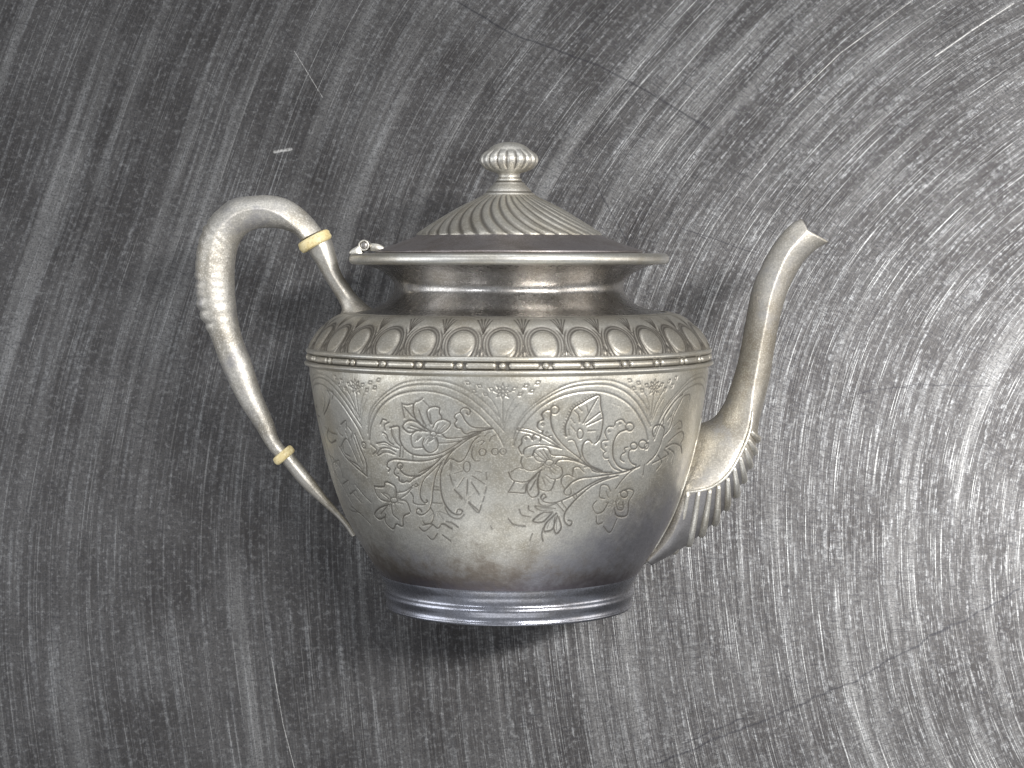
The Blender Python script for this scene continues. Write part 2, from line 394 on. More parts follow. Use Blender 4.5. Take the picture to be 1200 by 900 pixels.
ARCH = [
 (5, [(195,545),(205,460),(240,370),(300,290),(380,235),(470,208),(580,200),(680,212),(770,240),(870,290),(960,355),(1040,435),(1100,505),(1140,580)], 1.0),
 (5, [(186,500),(200,390),(250,300),(320,235),(400,187),(490,163),(590,156),(700,163),(790,190),(880,235),(980,310),(1060,390),(1145,482)], 0.8),
 (5, [(182,440),(210,330),(270,255),(350,190),(430,148),(520,130),(620,126),(720,133),(820,162),(920,212),(1010,282),(1090,360),(1148,425)], 0.6),
]
PANEL_A = [
 (1,[(480,340),(410,270),(385,190),(395,120),(430,105),(460,85)]),(1,[(460,100),(500,140),(520,160)]),
 (1,[(530,300),(500,230),(500,180),(540,155),(600,165),(600,210),(620,240),(610,265)]),
 (1,[(545,330),(570,280),(620,258),(690,290),(660,340),(600,375),(570,370)]),
 (1,[(290,130),(330,140),(385,130)]),(1,[(290,130),(300,190),(310,245)]),(1,[(310,160),(360,220),(440,290)]),
 (1,[(530,365),(440,300),(380,270),(330,275),(295,315),(310,345),(350,370),(430,350),(500,360)]),
 (1,[(400,360),(370,390),(365,430),(385,490),(470,490)]),(1,[(450,400),(420,430)]),
 (1,[(470,420),(460,470),(490,520),(520,535),(580,500),(585,440),(570,410)]),(1,ell(550,378,26,20)),
 (1,[(430,180),(470,300)]),(1,[(520,210),(535,300)]),(1,[(590,300),(570,350)]),(1,[(640,300),(590,350)]),(1,[(360,310),(480,350)]),
 (1,[(340,330),(450,360)]),(1,[(520,420),(500,460)]),(1,[(550,420),(520,440)]),(1,[(430,400),(400,440)]),(1,[(450,240),(490,320)]),
 (1,[(1040,330),(960,328),(890,325),(840,300),(805,255),(790,225),(770,195),(790,165),(830,165),(855,195),(840,222),(820,205)]),
 (1,[(770,200),(735,215),(725,245),(745,265),(725,290),(740,325),(780,335),(790,360),(820,378),(870,362),(960,350),(1040,335)]),
 (1,[(625,385),(650,410),(730,412),(820,400),(920,365),(1040,330)]),(1,[(585,455),(680,450),(780,430),(880,390)]),
 (1,[(940,370),(850,415),(770,470),(690,540),(640,620),(610,705)]),
 (1,[(925,400),(880,440),(840,520),(800,590),(760,610),(715,590),(690,580)]),
 (1,[(190,330),(230,318),(262,320),(270,360),(270,420),(300,490),(370,545),(480,560),(600,540),(700,490),(790,430)]),
 (1,[(280,480),(270,570)]),(1,[(300,510),(295,575)]),(1,[(80,460),(150,450),(200,480),(260,500)]),(1,[(80,545),(120,500),(180,500),(240,530)]),
 (1,[(90,560),(150,530),(230,550)]),(1,[(130,370),(160,390),(180,440),(220,470)]),(1,[(200,330),(210,390),(240,450),(270,480)]),
 (1,[(110,300),(130,260),(160,270)]),(1,[(150,350),(140,310),(180,285)]),(1,[(380,555),(380,600)]),
 (1,[(620,560),(540,590),(430,605),(300,595),(220,590),(170,615),(165,650),(190,670),(175,690)]),
 (1,[(720,500),(620,570),(540,640),(430,700)]),
 (2,[(600,30),(520,100),(450,150),(380,165),(310,150),(275,110),(280,80)]),(2,ell(272,80,24)),
 (2,[(235,100),(222,130),(240,160),(262,170),(265,200),(300,218),(330,205),(345,215),(390,180),(440,160)]),(2,ell(290,200,8)),(2,ell(255,145,7)),
 (2,[(630,30),(540,120),(470,190),(440,270),(440,340),(475,385),(500,372),(485,360)]),
 (2,[(620,50),(570,150),(545,260),(530,390),(505,450),(450,485),(405,465),(415,435),(440,440),(450,460)]),
 (2,[(680,20),(620,100),(605,190),(615,320),(650,410),(710,470),(770,480),(787,450),(755,438),(738,462)]),
 (2,[(550,250),(605,255)]),(2,[(540,385),(620,390)]),(2,[(552,275),(600,280)]),
 (2,[(520,420),(550,480),(530,550),(480,560),(460,540)]),(2,[(460,570),(530,560),(585,595),(620,560),(700,600)]),
 (2,[(640,420),(680,490),(760,515),(800,480)]),(2,[(650,540),(700,550),(750,585)]),
 (2,[(690,50),(685,110)]),(2,[(680,150),(700,210)]),(2,[(840,385),(920,462),(945,400)]),(2,[(975,300),(985,250)]),(2,[(990,190),(985,130)]),(2,[(955,370),(968,330)]),(2,[(760,330),(780,352)]),
 (2,[(900,120),(950,130)]),(2,[(870,160),(970,225)]),(2,[(860,210),(925,310)]),(2,[(830,190),(825,310)]),(2,[(800,180),(750,255)]),(2,[(790,120),(725,140)]),
 (2,ell(825,85,28,45)),(2,[(720,275),(790,345)]),(2,[(840,375),(925,450)]),(2,[(700,60),(700,120)]),(2,[(690,170),(710,240)]),
 (2,[(240,340),(230,250),(150,215),(140,250),(60,250)]),(2,[(60,260),(75,310),(120,360),(190,375)]),(2,[(180,400),(100,430),(60,480),(100,520),(150,500)]),
 (2,[(150,480),(150,540),(215,600),(240,560),(290,580),(300,500),(350,470)]),(2,[(260,350),(330,380),(350,430),(360,460)]),
 (2,[(250,300),(310,290),(380,240)]),(2,[(270,350),(330,310),(370,260)]),(2,ell(222,362,30,24)),(2,[(200,400),(215,480),(260,520)]),(2,[(120,300),(180,350)]),(2,[(110,480),(170,410)]),
 (2,ell(405,240,14)),(2,[(360,300),(380,330),(380,380),(420,400),(480,400)]),
 (2,[(430,590),(470,620),(540,570)]),(2,[(500,660),(540,690),(580,640)]),(2,[(620,650),(690,700)]),(2,[(1020,575),(1035,600)]),
 (1,[(880,480),(865,550),(890,600),(930,600)]),(1,[(910,450),(950,430),(970,440),(940,470)]),(1,ell(955,530,30)),(1,ell(1058,525,28)),
 (1,[(970,400),(1000,370),(1030,360)]),(1,[(1010,440),(1030,400),(1060,390)]),
]
PANEL_B = [
 (3,[(110,330),(200,335),(290,370),(380,410),(460,470)]),(3,[(110,345),(240,375),(340,420),(470,495)]),
 (3,[(395,190),(390,260),(410,350),(460,430),(530,500),(620,570),(700,640),(800,690),(900,700)]),(3,ell(425,180,34)),
 (3,[(385,180),(350,185),(315,220),(330,260),(290,280),(280,320),(310,350),(330,350),(320,370),(350,400),(400,390)]),(3,[(400,400),(450,460)]),(3,ell(325,300,12)),(3,ell(360,370,10)),
 (3,[(165,545),(172,505),(220,478),(300,466),(400,480),(480,500)]),
 (3,[(150,545),(125,490),(150,460),(150,420),(180,390),(220,400),(240,430),(240,400),(270,385),(310,410),(300,440)]),(3,ell(185,415,10)),(3,ell(260,415,10)),
 (3,[(150,570),(145,620),(180,670),(250,680),(310,650),(350,610)]),(3,[(240,560),(260,510),(310,490),(370,500),(400,550),(500,560),(620,600)]),
 (3,[(250,560),(280,600),(340,610)]),(3,ell(380,615,34,24)),(3,[(430,630),(450,600),(520,590),(620,610),(730,660),(800,690)]),(3,[(430,630),(480,660),(490,700)]),
 (3,[(260,530),(330,590)]),(3,[(300,520),(360,590)]),(3,[(330,510),(375,580)]),(3,[(190,570),(240,560)]),
 (4,[(40,130),(70,190),(130,210),(200,205),(280,140),(320,110)]),(4,[(40,295),(110,300),(180,300),(190,240),(270,160)]),(4,[(40,295),(75,235),(92,205)]),
 (4,[(200,230),(195,280),(240,340),(290,310),(280,220),(300,130)]),(4,[(290,180),(290,250),(320,280),(390,280),(420,220),(430,190)]),
 (4,[(350,150),(400,185),(460,180),(490,140),(480,90)]),(4,[(60,130),(120,95),(160,100)]),(4,[(320,170),(350,240)]),(4,[(340,170),(390,220)]),(4,[(370,90),(420,140)]),(4,[(150,270),(190,220)]),(4,[(390,80),(440,120)]),(4,[(220,280),(270,190)]),
 (3,[(520,400),(510,330),(540,250),(580,170),(660,120),(730,80),(795,60),(805,150),(825,250),(815,350),(790,430),(760,460)]),
 (3,[(590,190),(620,220),(630,280)]),(3,[(560,310),(600,360)]),(3,[(690,150),(700,200)]),(3,[(660,290),(780,80)]),(3,[(680,290),(800,200)]),(3,[(690,310),(820,250)]),
 (3,ell(635,378,25,42)),(3,[(540,430),(580,430),(610,490),(640,570)]),(3,[(735,455),(710,430),(670,450),(650,520),(680,600),(740,650),(820,685)]),
 (3,[(700,355),(760,350)]),(3,[(770,430),(780,400)]),(3,[(560,250),(590,290)]),(3,[(620,160),(650,190)]),(3,[(540,340),(545,390)]),
 (3,[(1030,340),(960,370),(920,430),(905,520),(920,600),(970,660),(1060,680)]),(3,ell(1045,322,34)),
 (3,[(1010,290),(980,260),(930,280),(920,310)]),(3,[(910,320),(870,320),(840,370),(860,420)]),(3,[(870,430),(820,440),(810,490),(840,520)]),(3,[(850,525),(825,550),(840,580),(870,580)]),
 (3,[(870,600),(910,660),(980,690)]),(3,ell(965,295,8)),(3,ell(875,360,8)),(3,ell(848,475,8)),
 (3,[(1090,505),(1050,512),(1035,560),(1060,620),(1100,640)]),(3,ell(1080,480,28)),(3,[(1030,490),(1000,500),(1010,530),(980,550),(970,590),(1000,610)]),(3,ell(1155,465,34)),
 (4,[(520,265),(570,215),(650,180),(740,170),(850,155),(1000,130),(1100,90)]),(4,[(510,270),(480,220),(490,170),(540,150),(580,170)]),(4,[(575,150),(580,100),(620,85),(670,130)]),
 (4,[(670,90),(710,85),(740,120),(860,140)]),(4,[(520,265),(500,290),(520,320),(560,310),(560,270)]),
 (4,[(950,160),(850,190),(740,240),(640,320),(560,400),(510,470),(510,540),(550,575),(570,540),(540,530)]),
 (4,[(870,170),(780,200),(690,250),(600,310),(520,350),(440,380),(350,380),(310,340),(335,310),(355,335),(330,350)]),(4,[(290,350),(300,390),(360,410),(440,390)]),
 (4,[(570,320),(600,355)]),(4,[(590,305),(615,335)]),(4,[(480,375),(530,440)]),(4,[(450,395),(505,455)]),
 (4,[(430,430),(340,420),(260,410),(290,440),(360,450)]),(4,[(410,460),(320,470),(245,535),(320,545),(400,470)]),(4,[(440,470),(350,560),(340,620),(410,600),(430,500)]),
 (4,[(450,490),(420,580),(440,640),(480,590),(460,500)]),(4,[(210,405),(210,440),(250,460)]),(4,[(130,435),(150,480),(220,500)]),(4,[(40,515),(80,560),(180,575)]),
 (4,[(330,590),(320,650),(330,700)]),(4,[(240,640),(220,700)]),
 (4,[(800,280),(810,240),(860,240),(890,290)]),(4,[(800,290),(800,340),(840,350)]),(4,[(770,370),(740,410),(770,470),(820,460),(870,380)]),(4,[(770,500),(780,560),(820,550)]),
 (4,[(830,580),(880,630),(940,520)]),(4,[(920,430),(940,490),(1020,490),(1040,370)]),(4,[(1040,370),(1080,290),(1040,270),(960,300)]),(4,ell(1000,312,30)),
 (4,[(930,370),(950,440),(990,440),(990,380)]),(4,[(930,270),(980,200),(1060,120),(1130,80)]),(4,[(850,290),(870,340)]),
] + [(3, [(px, py), (px - 12, py - 12)]) for px, py in catmull([(515,400),(505,330),(535,250),(575,170),(655,118),(728,78),(780,62)], 20)]
def veins(z, cx, cy, r0, r1, n, a0=0.0):            # fine lines fanning from a flower's heart
    out = []
    for k in range(n):
        a = a0 + k * 2 * math.pi / n + 0.12 * math.sin(k * 2.7); e = r1 * (0.72 + 0.28 * math.sin(k * 1.9 + 1))
        out.append((z, [(cx + r0*math.cos(a), cy + r0*math.sin(a)*0.9), (cx + (r0+e)/2*math.cos(a + 0.09), cy + (r0+e)/2*math.sin(a + 0.09)*0.9), (cx + e*math.cos(a), cy + e*math.sin(a)*0.9)]))
    return out
FINE = veins(1, 550, 378, 34, 112, 19) + veins(3, 378, 615, 42, 120, 19, 0.2) + veins(2, 222, 362, 36, 110, 17) + veins(4, 925, 400, 25, 85, 13) \
     + veins(4, 420, 440, 30, 120, 5, 1.6)[:2] + veins(2, 585, 450, 10, 110, 9, 0.3)[:4] \
     + [(1, [(90,470),(150,470),(210,500)]), (1, [(100,530),(160,515),(225,540)]), (1, [(140,390),(170,440),(230,490)]), (1, [(215,350),(225,400),(255,460)]),
        (4, [(300,430),(360,435),(410,445)]), (4, [(290,520),(350,490),(400,465)]), (4, [(365,590),(385,540),(425,480)]), (4, [(440,610),(445,550),(450,500)]),
        (2, [(700,90),(720,110)]), (2, [(695,190),(735,200)]), (2, [(740,290),(770,300)]), (2, [(800,340),(810,380)])]
PANEL_C = [
 (6,[(490,560),(480,520),(500,480),(540,470),(570,500),(560,560)]),(6,[(440,760),(500,700),(540,620),(560,560),(610,500),(640,400),(680,320),(710,260)]),
 (6,[(560,470),(570,410),(620,330),(680,260),(710,240)]),(6,[(600,600),(660,540),(700,520),(715,560),(690,610)]),(6,[(580,640),(640,610),(690,630),(700,680)]),
 (6,[(570,660),(600,690),(580,750)]),(6,[(600,650),(640,680),(625,760)]),(6,[(640,480),(690,440),(700,490),(670,500)]),(6,[(720,250),(760,240),(760,290)]),
 (6,[(520,700),(550,750),(510,810)]),(6,[(420,770),(410,850)]),(6,[(590,440),(620,400)]),(6,[(600,480),(640,360)]),(6,[(480,760),(540,730),(590,700)]),
]
PANEL_D = [
 (7,[(120,110),(135,150),(125,200),(105,240)]),(7,[(100,130),(110,180),(100,230)]),(7,[(180,400),(210,450),(260,500),(320,550)]),
 (7,[(320,550),(315,480),(290,420),(260,340)]),(7,[(190,290),(215,270),(215,310)]),(7,[(215,330),(240,400),(270,470)]),(7,[(200,350),(180,330),(170,310)]),
 (7,[(150,460),(170,500)]),(7,[(160,530),(210,620),(250,690)]),(7,[(210,560),(240,620),(290,680)]),(7,[(60,200),(80,260),(100,330),(130,430),(160,530)]),
 (7,[(190,400),(215,360),(240,400)]),(7,[(235,470),(280,500),(300,530)]),(7,[(110,300),(140,330),(170,340)]),(7,[(240,700),(290,740),(340,790)]),(7,[(70,190),(60,230),(85,250)]),(7,[(120,120),(150,125),(145,165)]),(7,[(130,310),(120,340),(140,380),(165,370)]),(7,[(225,300),(245,330),(240,360)]),(7,[(200,390),(205,430),(235,450)]),(7,[(255,360),(275,420),(300,490)]),(7,[(130,440),(160,470),(190,520),(200,560)]),(7,[(150,480),(180,470),(185,500)]),(7,[(200,590),(225,570),(235,600)]),(7,[(235,640),(265,620),(275,650)]),(7,[(340,390),(370,420),(350,440)]),(7,[(225,700),(240,720),(270,730)]),(7,[(260,590),(300,640),(340,680)]),
]

# grid of the belly: fine where the front can be seen, coarser round the back
fr = np.linspace(R(-84), R(84), 1010); bk = np.linspace(R(84), R(276), 420)[1:-1]
THB = np.concatenate([fr, bk])
h_top, h_eng = hh(428.2), hh(642)
rows = np.concatenate([np.linspace(hh(676), h_eng, 26, endpoint=False), np.linspace(h_eng, h_top, 268)])
UW = 222.0
gu = THB * UW
height = np.zeros((len(rows), len(THB))); grime = np.zeros_like(height)
def stamp(uv, w=0.66, depth=0.5, g=0.75):
    """press one stroke (points in units: angle*UW, height) into the belly"""
    global height, grime
    for (ua, va), (ub, vb) in zip(uv[:-1], uv[1:]):
        r0 = np.searchsorted(rows, min(va, vb) - 4); r1 = np.searchsorted(rows, max(va, vb) + 4)
        if r1 <= r0: continue
        mid = (ua + ub) / 2
        wrap = 2 * math.pi * UW
        lo = R(-84) * UW
        sh = math.floor((mid - lo) / wrap) * wrap
        a, b_ = ua - sh, ub - sh
        c0 = np.searchsorted(gu, min(a, b_) - 4); c1 = np.searchsorted(gu, max(a, b_) + 4)
        if c1 <= c0: continue
        U = gu[c0:c1][None, :]; V = rows[r0:r1][:, None]
        ex, ey = b_ - a, vb - va; l2 = ex*ex + ey*ey + 1e-9
        t = np.clip(((U - a)*ex + (V - va)*ey) / l2, 0, 1)
        d2 = (U - a - t*ex)**2 + (V - va - t*ey)**2
        cut = -depth * np.exp(-d2 / (2*w*w))
        H = height[r0:r1, c0:c1]; np.minimum(H, cut, out=H)
        G = grime[r0:r1, c0:c1]; np.maximum(G, g * np.exp(-d2 / (2*(w*0.9)**2)), out=G)
def uv_of(z, pts):
    P = catmull(dr(z, pts), max(3, int(sum(math.dist(pts[i], pts[i+1]) for i in range(len(pts)-1)) / Z[z][2] / 1.6)))
    q = to_belly(P); q[:, 0] *= UW
    return q
def put(q, ang, **kw):
    p = q.copy(); p[:, 0] += ang * UW; stamp(p, **kw)
P45 = math.pi / 4
for z, pts, wgt in ARCH:
    q = uv_of(z, pts)
    # the arches are alike: centre this one on its panel and repeat it
    for k in range(8): put(q, k * P45, w=0.8, depth=0.5 * wgt, g=0.6 * wgt)
for panel, wgt in ((PANEL_A, 1), (PANEL_B, 1), (PANEL_C, 0.85), (PANEL_D, 0.85)):
    for z, pts in panel:
        q = uv_of(z, pts)
        ln = np.linalg.norm(np.diff(q, axis=0), axis=1).sum()
        ws = wgt * (1.25 if ln > 42 else 0.8 if ln < 11 else 1.0)
        for k in range(2): put(q, k * math.pi, w=0.66 + 0.12 * (ln > 42), depth=0.48 * ws, g=min(1, 0.9 * ws))
for z, pts in FINE:
    q = uv_of(z, pts)
    for k in range(2): put(q, k * math.pi, w=0.5, depth=0.3, g=0.5)
# between the arches: star flower, stem, leaves and a small ring at the point
star_h = to_belly([(591, 459)])[0, 1]; cusp_h = to_belly([(591, 526)])[0, 1]
for k in range(8):
    c0 = OFF + k * P45
    base = np.array([c0 * UW, star_h])
    for j in range(8):
        a = j * math.pi/4
        dv = np.array([math.cos(a), math.sin(a)]); pv = np.array([-dv[1], dv[0]])
        stamp(np.array([base + dv*1.5, base + dv*4.5 + pv*1.5, base + dv*8.6, base + dv*4.5 - pv*1.5, base + dv*1.5]), w=0.6, depth=0.5, g=0.6)
    stamp(np.array([base + (0, -8), base + (0, -36)]), w=0.6, depth=0.4, g=0.5)
    for s in (-1, 1):
        for j in range(5):
            p0 = base + np.array([s*(9 + j*6.0), 1 + j*1.6 - 7.0 * (j % 2)]); e = np.array([s*5.2, 3.2])
            n0 = np.array([-e[1], e[0]]) * 0.32
            stamp(np.array([p0, p0 + e*0.5 + n0, p0 + e, p0 + e*0.5 - n0, p0]), w=0.55, depth=0.45, g=0.55)
        stamp(np.array([base + (s*1.5, -34), base + (s*5, -20), base + (s*11, -9), base + (s*20, 0)]), w=0.5, depth=0.3, g=0.35)
        stamp(np.array([base + (s*1.0, -40), base + (s*8, -24), base + (s*16, -13)]), w=0.5, depth=0.25, g=0.3)
    cc = np.array([c0 * UW, cusp_h - 3])
    stamp(np.array([cc + 3.4*np.array([math.cos(a), math.sin(a)]) for a in np.linspace(0, 2*math.pi, 14)]), w=0.7)
    stamp(np.array([cc, cc + 0.3]), w=0.8, depth=0.5)
# handling: faint hair scratches and shallow dents
for _ in range(160):
    a = rng.uniform(0, 2*math.pi); v = rng.uniform(BH[0] + 12, h_top - 8); l = rng.uniform(5, 28); q = rng.normal(0.6, 0.9)
    stamp(np.array([[a*UW, v], [a*UW + l*math.cos(q), v + l*math.sin(q)]]), w=0.42, depth=0.10, g=0.10)
dent = np.zeros_like(height)
for _ in range(70):
    a = rng.uniform(R(-84), R(276)); v = rng.uniform(BH[0], h_top); s = rng.uniform(14, 34)
    dent += rng.normal(0, 0.22) * np.exp(-(((gu - a*UW)[None, :]**2 + (rows - v)[:, None]**2) / (2*s*s)))
dent *= np.clip((rows - hh(664)) / 25, 0, 1)[:, None]
# raised lip beside each cut
lip = np.clip(grime, 0, 1); lip = (np.roll(lip, 2, 1) + np.roll(lip, -2, 1) + np.roll(lip, 2, 0) + np.roll(lip, -2, 0)) / 4
rr = belly_r(rows)[:, None] + height * 1.15 + dent + 0.2 * lip
Vb = np.stack([rr * np.sin(THB), -rr * np.cos(THB), rows[:, None] + 0 * THB], -1) * S
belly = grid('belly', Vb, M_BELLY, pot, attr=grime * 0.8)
belly['label'] = 'satin silver belly engraved with flowers and scrolls'

# --- foot ---------------------------------------------------------------------
fp = dense([(666,152.6),(670,151.9),(674,149.9),(679,146.9),(684,145.4),(687,145.4),(689.8,146.7),(692.4,147.1),(695.2,146.2),(698,144.9),(701,144.2),(703.8,144.4),(706.2,145.2),(708.2,144),(709,140),(706,135),(698,132),(694,100)], 0.7)
fp = np.vstack([fp, [(hh(693), 0.02)]])
grid('foot', rev(fp, TH), M_FOOT, pot)

# --- beaded band --------------------------------------------------------------
bnp = dense([(406.5,233.5),(407.6,235.9),(409.6,236.7),(411.4,235.8),(412.4,234.2),(413.4,233.6),(419.6,233.7),(420.6,234.6),(421.4,236.8),(423.2,238.4),(425.2,237.9),(426.6,235.4),(428.2,232.6),(430,231.4)], 0.5)
g_ = np.exp(-((bnp[:, 0] - hh(413)) / 1.3)**2) + np.exp(-((bnp[:, 0] - hh(420)) / 1.3)**2) + 0.75 * ((bnp[:, 0] < hh(413)) & (bnp[:, 0] > hh(420)))
th5 = np.linspace(-math.pi, math.pi, 512, endpoint=False)
band = grid('beaded_band', rev(bnp, th5), M_BAND, pot, attr=np.clip(g_, 0, 0.8)[:, None] + 0 * th5)
hb = hh(416.5)
def bead_mesh():
    us = np.linspace(0, math.pi, 9); vs_ = np.linspace(0, 2*math.pi, 16, endpoint=False)
    V = np.zeros((9, 16, 3))
    for i, u in enumerate(us):
        V[i, :, 0] = 4.1*np.sin(u)*np.cos(vs_); V[i, :, 2] = 3.9*np.sin(u)*np.sin(vs_) + hb; V[i, :, 1] = -(233.6 + 3.4*math.cos(u))
    return V * S
def reel_mesh(half):
    m_ = 18; k_ = 10
    V = np.zeros((m_, k_, 3))
    for i, t in enumerate(np.linspace(-1, 1, m_)):
        e = max(0.0, (abs(t) - 0.86) / 0.14); sc = math.sqrt(max(0.0, 1 - e*e)) * 0.98 + 0.02
        a = half * t
        for j in range(k_):
            w = 2*math.pi*j/k_
            r = 233.7 + 2.9*sc*math.cos(w)
            V[i, j] = (r*math.sin(a), -r*math.cos(a), hb + 3.7*sc*math.sin(w))
    return V * S
def copies(first, n, step, start):
    """n copies of a mesh part set round the axis, sharing its mesh"""
    out = [first]; first.rotation_euler.z = start
    for k in range(1, n):
        c = first.copy(); col.objects.link(c); c.parent = first.parent; c.rotation_euler.z = start + k*step
        out.append(c)
    return out
copies(grid('bead', bead_mesh(), M_BAND, band), N_EGG, STEP, OFF)
copies(grid('reel', reel_mesh(STEP * 0.366), M_BAND, band, caps=(0, 1)), N_EGG, STEP, OFF + STEP/2)

# --- shoulder with its row of eggs ----------------------------------------------
sp_ = dense([(365.5,184),(366.6,192),(368.4,199),(372.5,206.5),(378.5,214),(386,221.5),(394,227.6),(401,231.8),(407.5,234.6)], 0.75)
ths = np.linspace(-math.pi, math.pi, 1536, endpoint=False)
sl = np.concatenate([[0], np.cumsum(np.hypot(np.diff(sp_[:, 0]), np.diff(sp_[:, 1])))])     # length down from the neck
SLEN = sl[-1]
Hs = np.zeros((len(sp_), len(ths))); Gs = np.zeros_like(Hs)
ph = (ths - OFF + STEP/2) % STEP - STEP/2                                                      # angle from the nearest egg
U = (ph * 222)[None, :]; V_ = sl[:, None] + 0 * ths
EGC = SLEN - 17.5                                                                              # egg centre
def eggd(u, v, a, bt, bb):
    b_ = np.where(v < EGC, bt, bb)
    return np.sqrt((u / a)**2 + ((v - EGC) / b_)**2)
for a, bt, bb, dep, w in ((15.2, 18.5, 22, 1.0, 0.9), (18.0, 22.0, 30, 0.75, 0.8), (21.3, 26.5, 44, 0.75, 0.8)):
    d_ = (eggd(U, V_, a, bt, bb) - 1) * a
    kf = 1.0 if a < 20 else np.clip((V_ - 30) / 8, 0, 1)
    Hs -= kf * dep * np.exp(-(d_ / w)**2 / 2); Gs = np.maximum(Gs, kf * 0.75 * np.exp(-(d_ / (w*1.2))**2 / 2))
# between the eggs: small dart below, palm fan above
uc = ((ths - OFF) % STEP - STEP/2) * 222
uc = uc[None, :]
dd = np.abs(uc) - np.clip((V_ - (SLEN - 14)) * 0.42, 0, 4.4)
inside = (V_ > SLEN - 14) & (V_ < SLEN - 2.5)
Gs = np.maximum(Gs, np.where(inside, 0.7 * np.exp(-(dd / 1.0)**2), 0)); Hs -= np.where(inside, 0.6 * np.exp(-(dd / 1.0)**2), 0)
Hs += 0.9 * np.exp(-(uc**2 / 3.2 + (V_ - (SLEN - 6))**2 / 5.0))
for k in (-2, -1, 0, 1, 2):
    x0 = k * 5.0 * np.clip((42 - V_) / 28, 0, 1.2) ** 1.5
    ok = (V_ > 10 + 2.5 * abs(k)) & (V_ < 41 - 2 * abs(k))
    dd = np.abs(uc - x0)
    Gs = np.maximum(Gs, np.where(ok, 0.9 * np.exp(-(dd / 0.8)**2), 0)); Hs -= np.where(ok, 0.6 * np.exp(-(dd / 0.8)**2), 0)
dl_ = np.abs(V_ - 8.0); Hs += 0.7 * np.exp(-((V_ - 6.2) / 1.0)**2); Gs = np.maximum(Gs, 0.55 * np.exp(-(dl_ / 0.8)**2))
Gs = np.maximum(Gs, 0.7 * np.exp(-((SLEN - V_) / 1.6)**2))
dn = np.gradient(sp_, axis=0); dn /= np.linalg.norm(dn, axis=1)[:, None]
nh, nr_ = dn[:, 1], -dn[:, 0]                                                                   # outward normal in (height, radius)
h2 = sp_[:, 0][:, None] + nh[:, None] * Hs; r2 = sp_[:, 1][:, None] + nr_[:, None] * Hs
shoulder = grid('shoulder', np.stack([r2*np.sin(ths), -r2*np.cos(ths), h2], -1) * S, M_SHOULDER, pot, attr=np.clip(Gs * 1.2, 0, 1), flip=True)
def egg_mesh():
    nr2, nc2 = 10, 28
    V = np.zeros((nr2, nc2, 3))
    for i, q in enumerate(np.linspace(1, 0.03, nr2)):
        for j in range(nc2):
            a = 2*math.pi*j/nc2
            u = 14.0 * q * math.cos(a); v = EGC + (16.2 if math.sin(a) < 0 else 15.8) * q * math.sin(a)
            lift = -0.5 + 1.6 * math.sqrt(max(0.0, 1 - q**2.6))
            hv = np.interp(v, sl, sp_[:, 0]); rv = np.interp(v, sl, sp_[:, 1])
            nhv = np.interp(v, sl, nh); nrv = np.interp(v, sl, nr_)
            r = rv + nrv*lift; t = u / 222
            V[i, j] = (r*math.sin(t), -r*math.cos(t), hv + nhv*lift)
    return V * S
copies(grid('egg_boss', egg_mesh(), M_EGG, shoulder, caps=(1,), flip=True), N_EGG, STEP, OFF)

# --- neck and rim ----------------------------------------------------------------
np_ = dense([(367,190),(365,177),(362.6,164),(359,152.5),(353.5,143.4),(346.5,137),(339,133.4),(331.5,134.4),(324.5,139.4),(318,147.5),(312.6,160),(309.2,174)], 1.0)
grid('neck', rev(np_, np.linspace(-math.pi, math.pi, 400, endpoint=False)), M_NECK, pot, flip=True)
rp = dense([(309.2,168),(309.8,177),(309.2,182.5),(306.8,185.4),(303,186.2),(299.6,185.2),(297.4,182),(296.9,176),(297.2,160),(298.5,150),(302,146)], 0.7)
rim = grid('rim', rev(rp, TH), M_RIM, pot, flip=True)

# --- lid ---------------------------------------------------------------------------
lp = dense([(298.5,152),(296.2,155.5),(294.2,155.8),(292.8,153.5),(292.2,150.5),(290.4,145),(287,135),(283,124.5),(279.5,115),(277,109.5),(275.6,107.4),(275.2,105)], 0.8)
lid = grid('lid', rev(lp, TH), M_LIDEDGE, pot, flip=True)
lid['label'] = 'dark tarnished lid edge below the fluted dome'
dp_ = dense([(276.6,107.6),(275.0,107.6),(272.6,105.4),(268.5,99.5),(262,89.5),(255,78.5),(248,67),(241,54.5),(235,42.5),(231,34.5),(228.5,30.5),(228,28)], 0.8)
thl = np.linspace(-math.pi, math.pi, 1080, endpoint=False)
sd = np.concatenate([[0], np.cumsum(np.hypot(np.diff(dp_[:, 0]), np.diff(dp_[:, 1])))]); sd /= sd[-1]
NF = 36
tw = R(28) * (1 - sd)**1.6
fl = 0.5 + 0.5 * np.cos(NF * (thl[None, :] - tw[:, None] - OFF))
sharp = 1 - (1 - fl)**3.0
amp = np.interp(sd, [0, 0.03, 0.10, 0.5, 0.93, 1.0], [0.4, 1.9, 2.1, 1.3, 0.6, 0.0])[:, None]
dnl = np.gradient(dp_, axis=0); dnl /= np.linalg.norm(dnl, axis=1)[:, None]
Hl = (sharp - 0.8) * amp
gl = np.clip((1 - sharp) * 1.1 - 0.05, 0, 1) * np.interp(sd, [0, 0.05, 0.9, 1], [0.2, 0.75, 0.7, 0.1])[:, None]
h2 = dp_[:, 0][:, None] + (-dnl[:, 1] * -1)[:, None] * 0 + np.abs(dnl[:, 1])[:, None] * Hl
r2 = dp_[:, 1][:, None] + np.abs(dnl[:, 0])[:, None] * Hl
grid('fluted_dome', np.stack([r2*np.sin(thl), -r2*np.cos(thl), h2], -1) * S, M_LID, lid, attr=gl, flip=True)
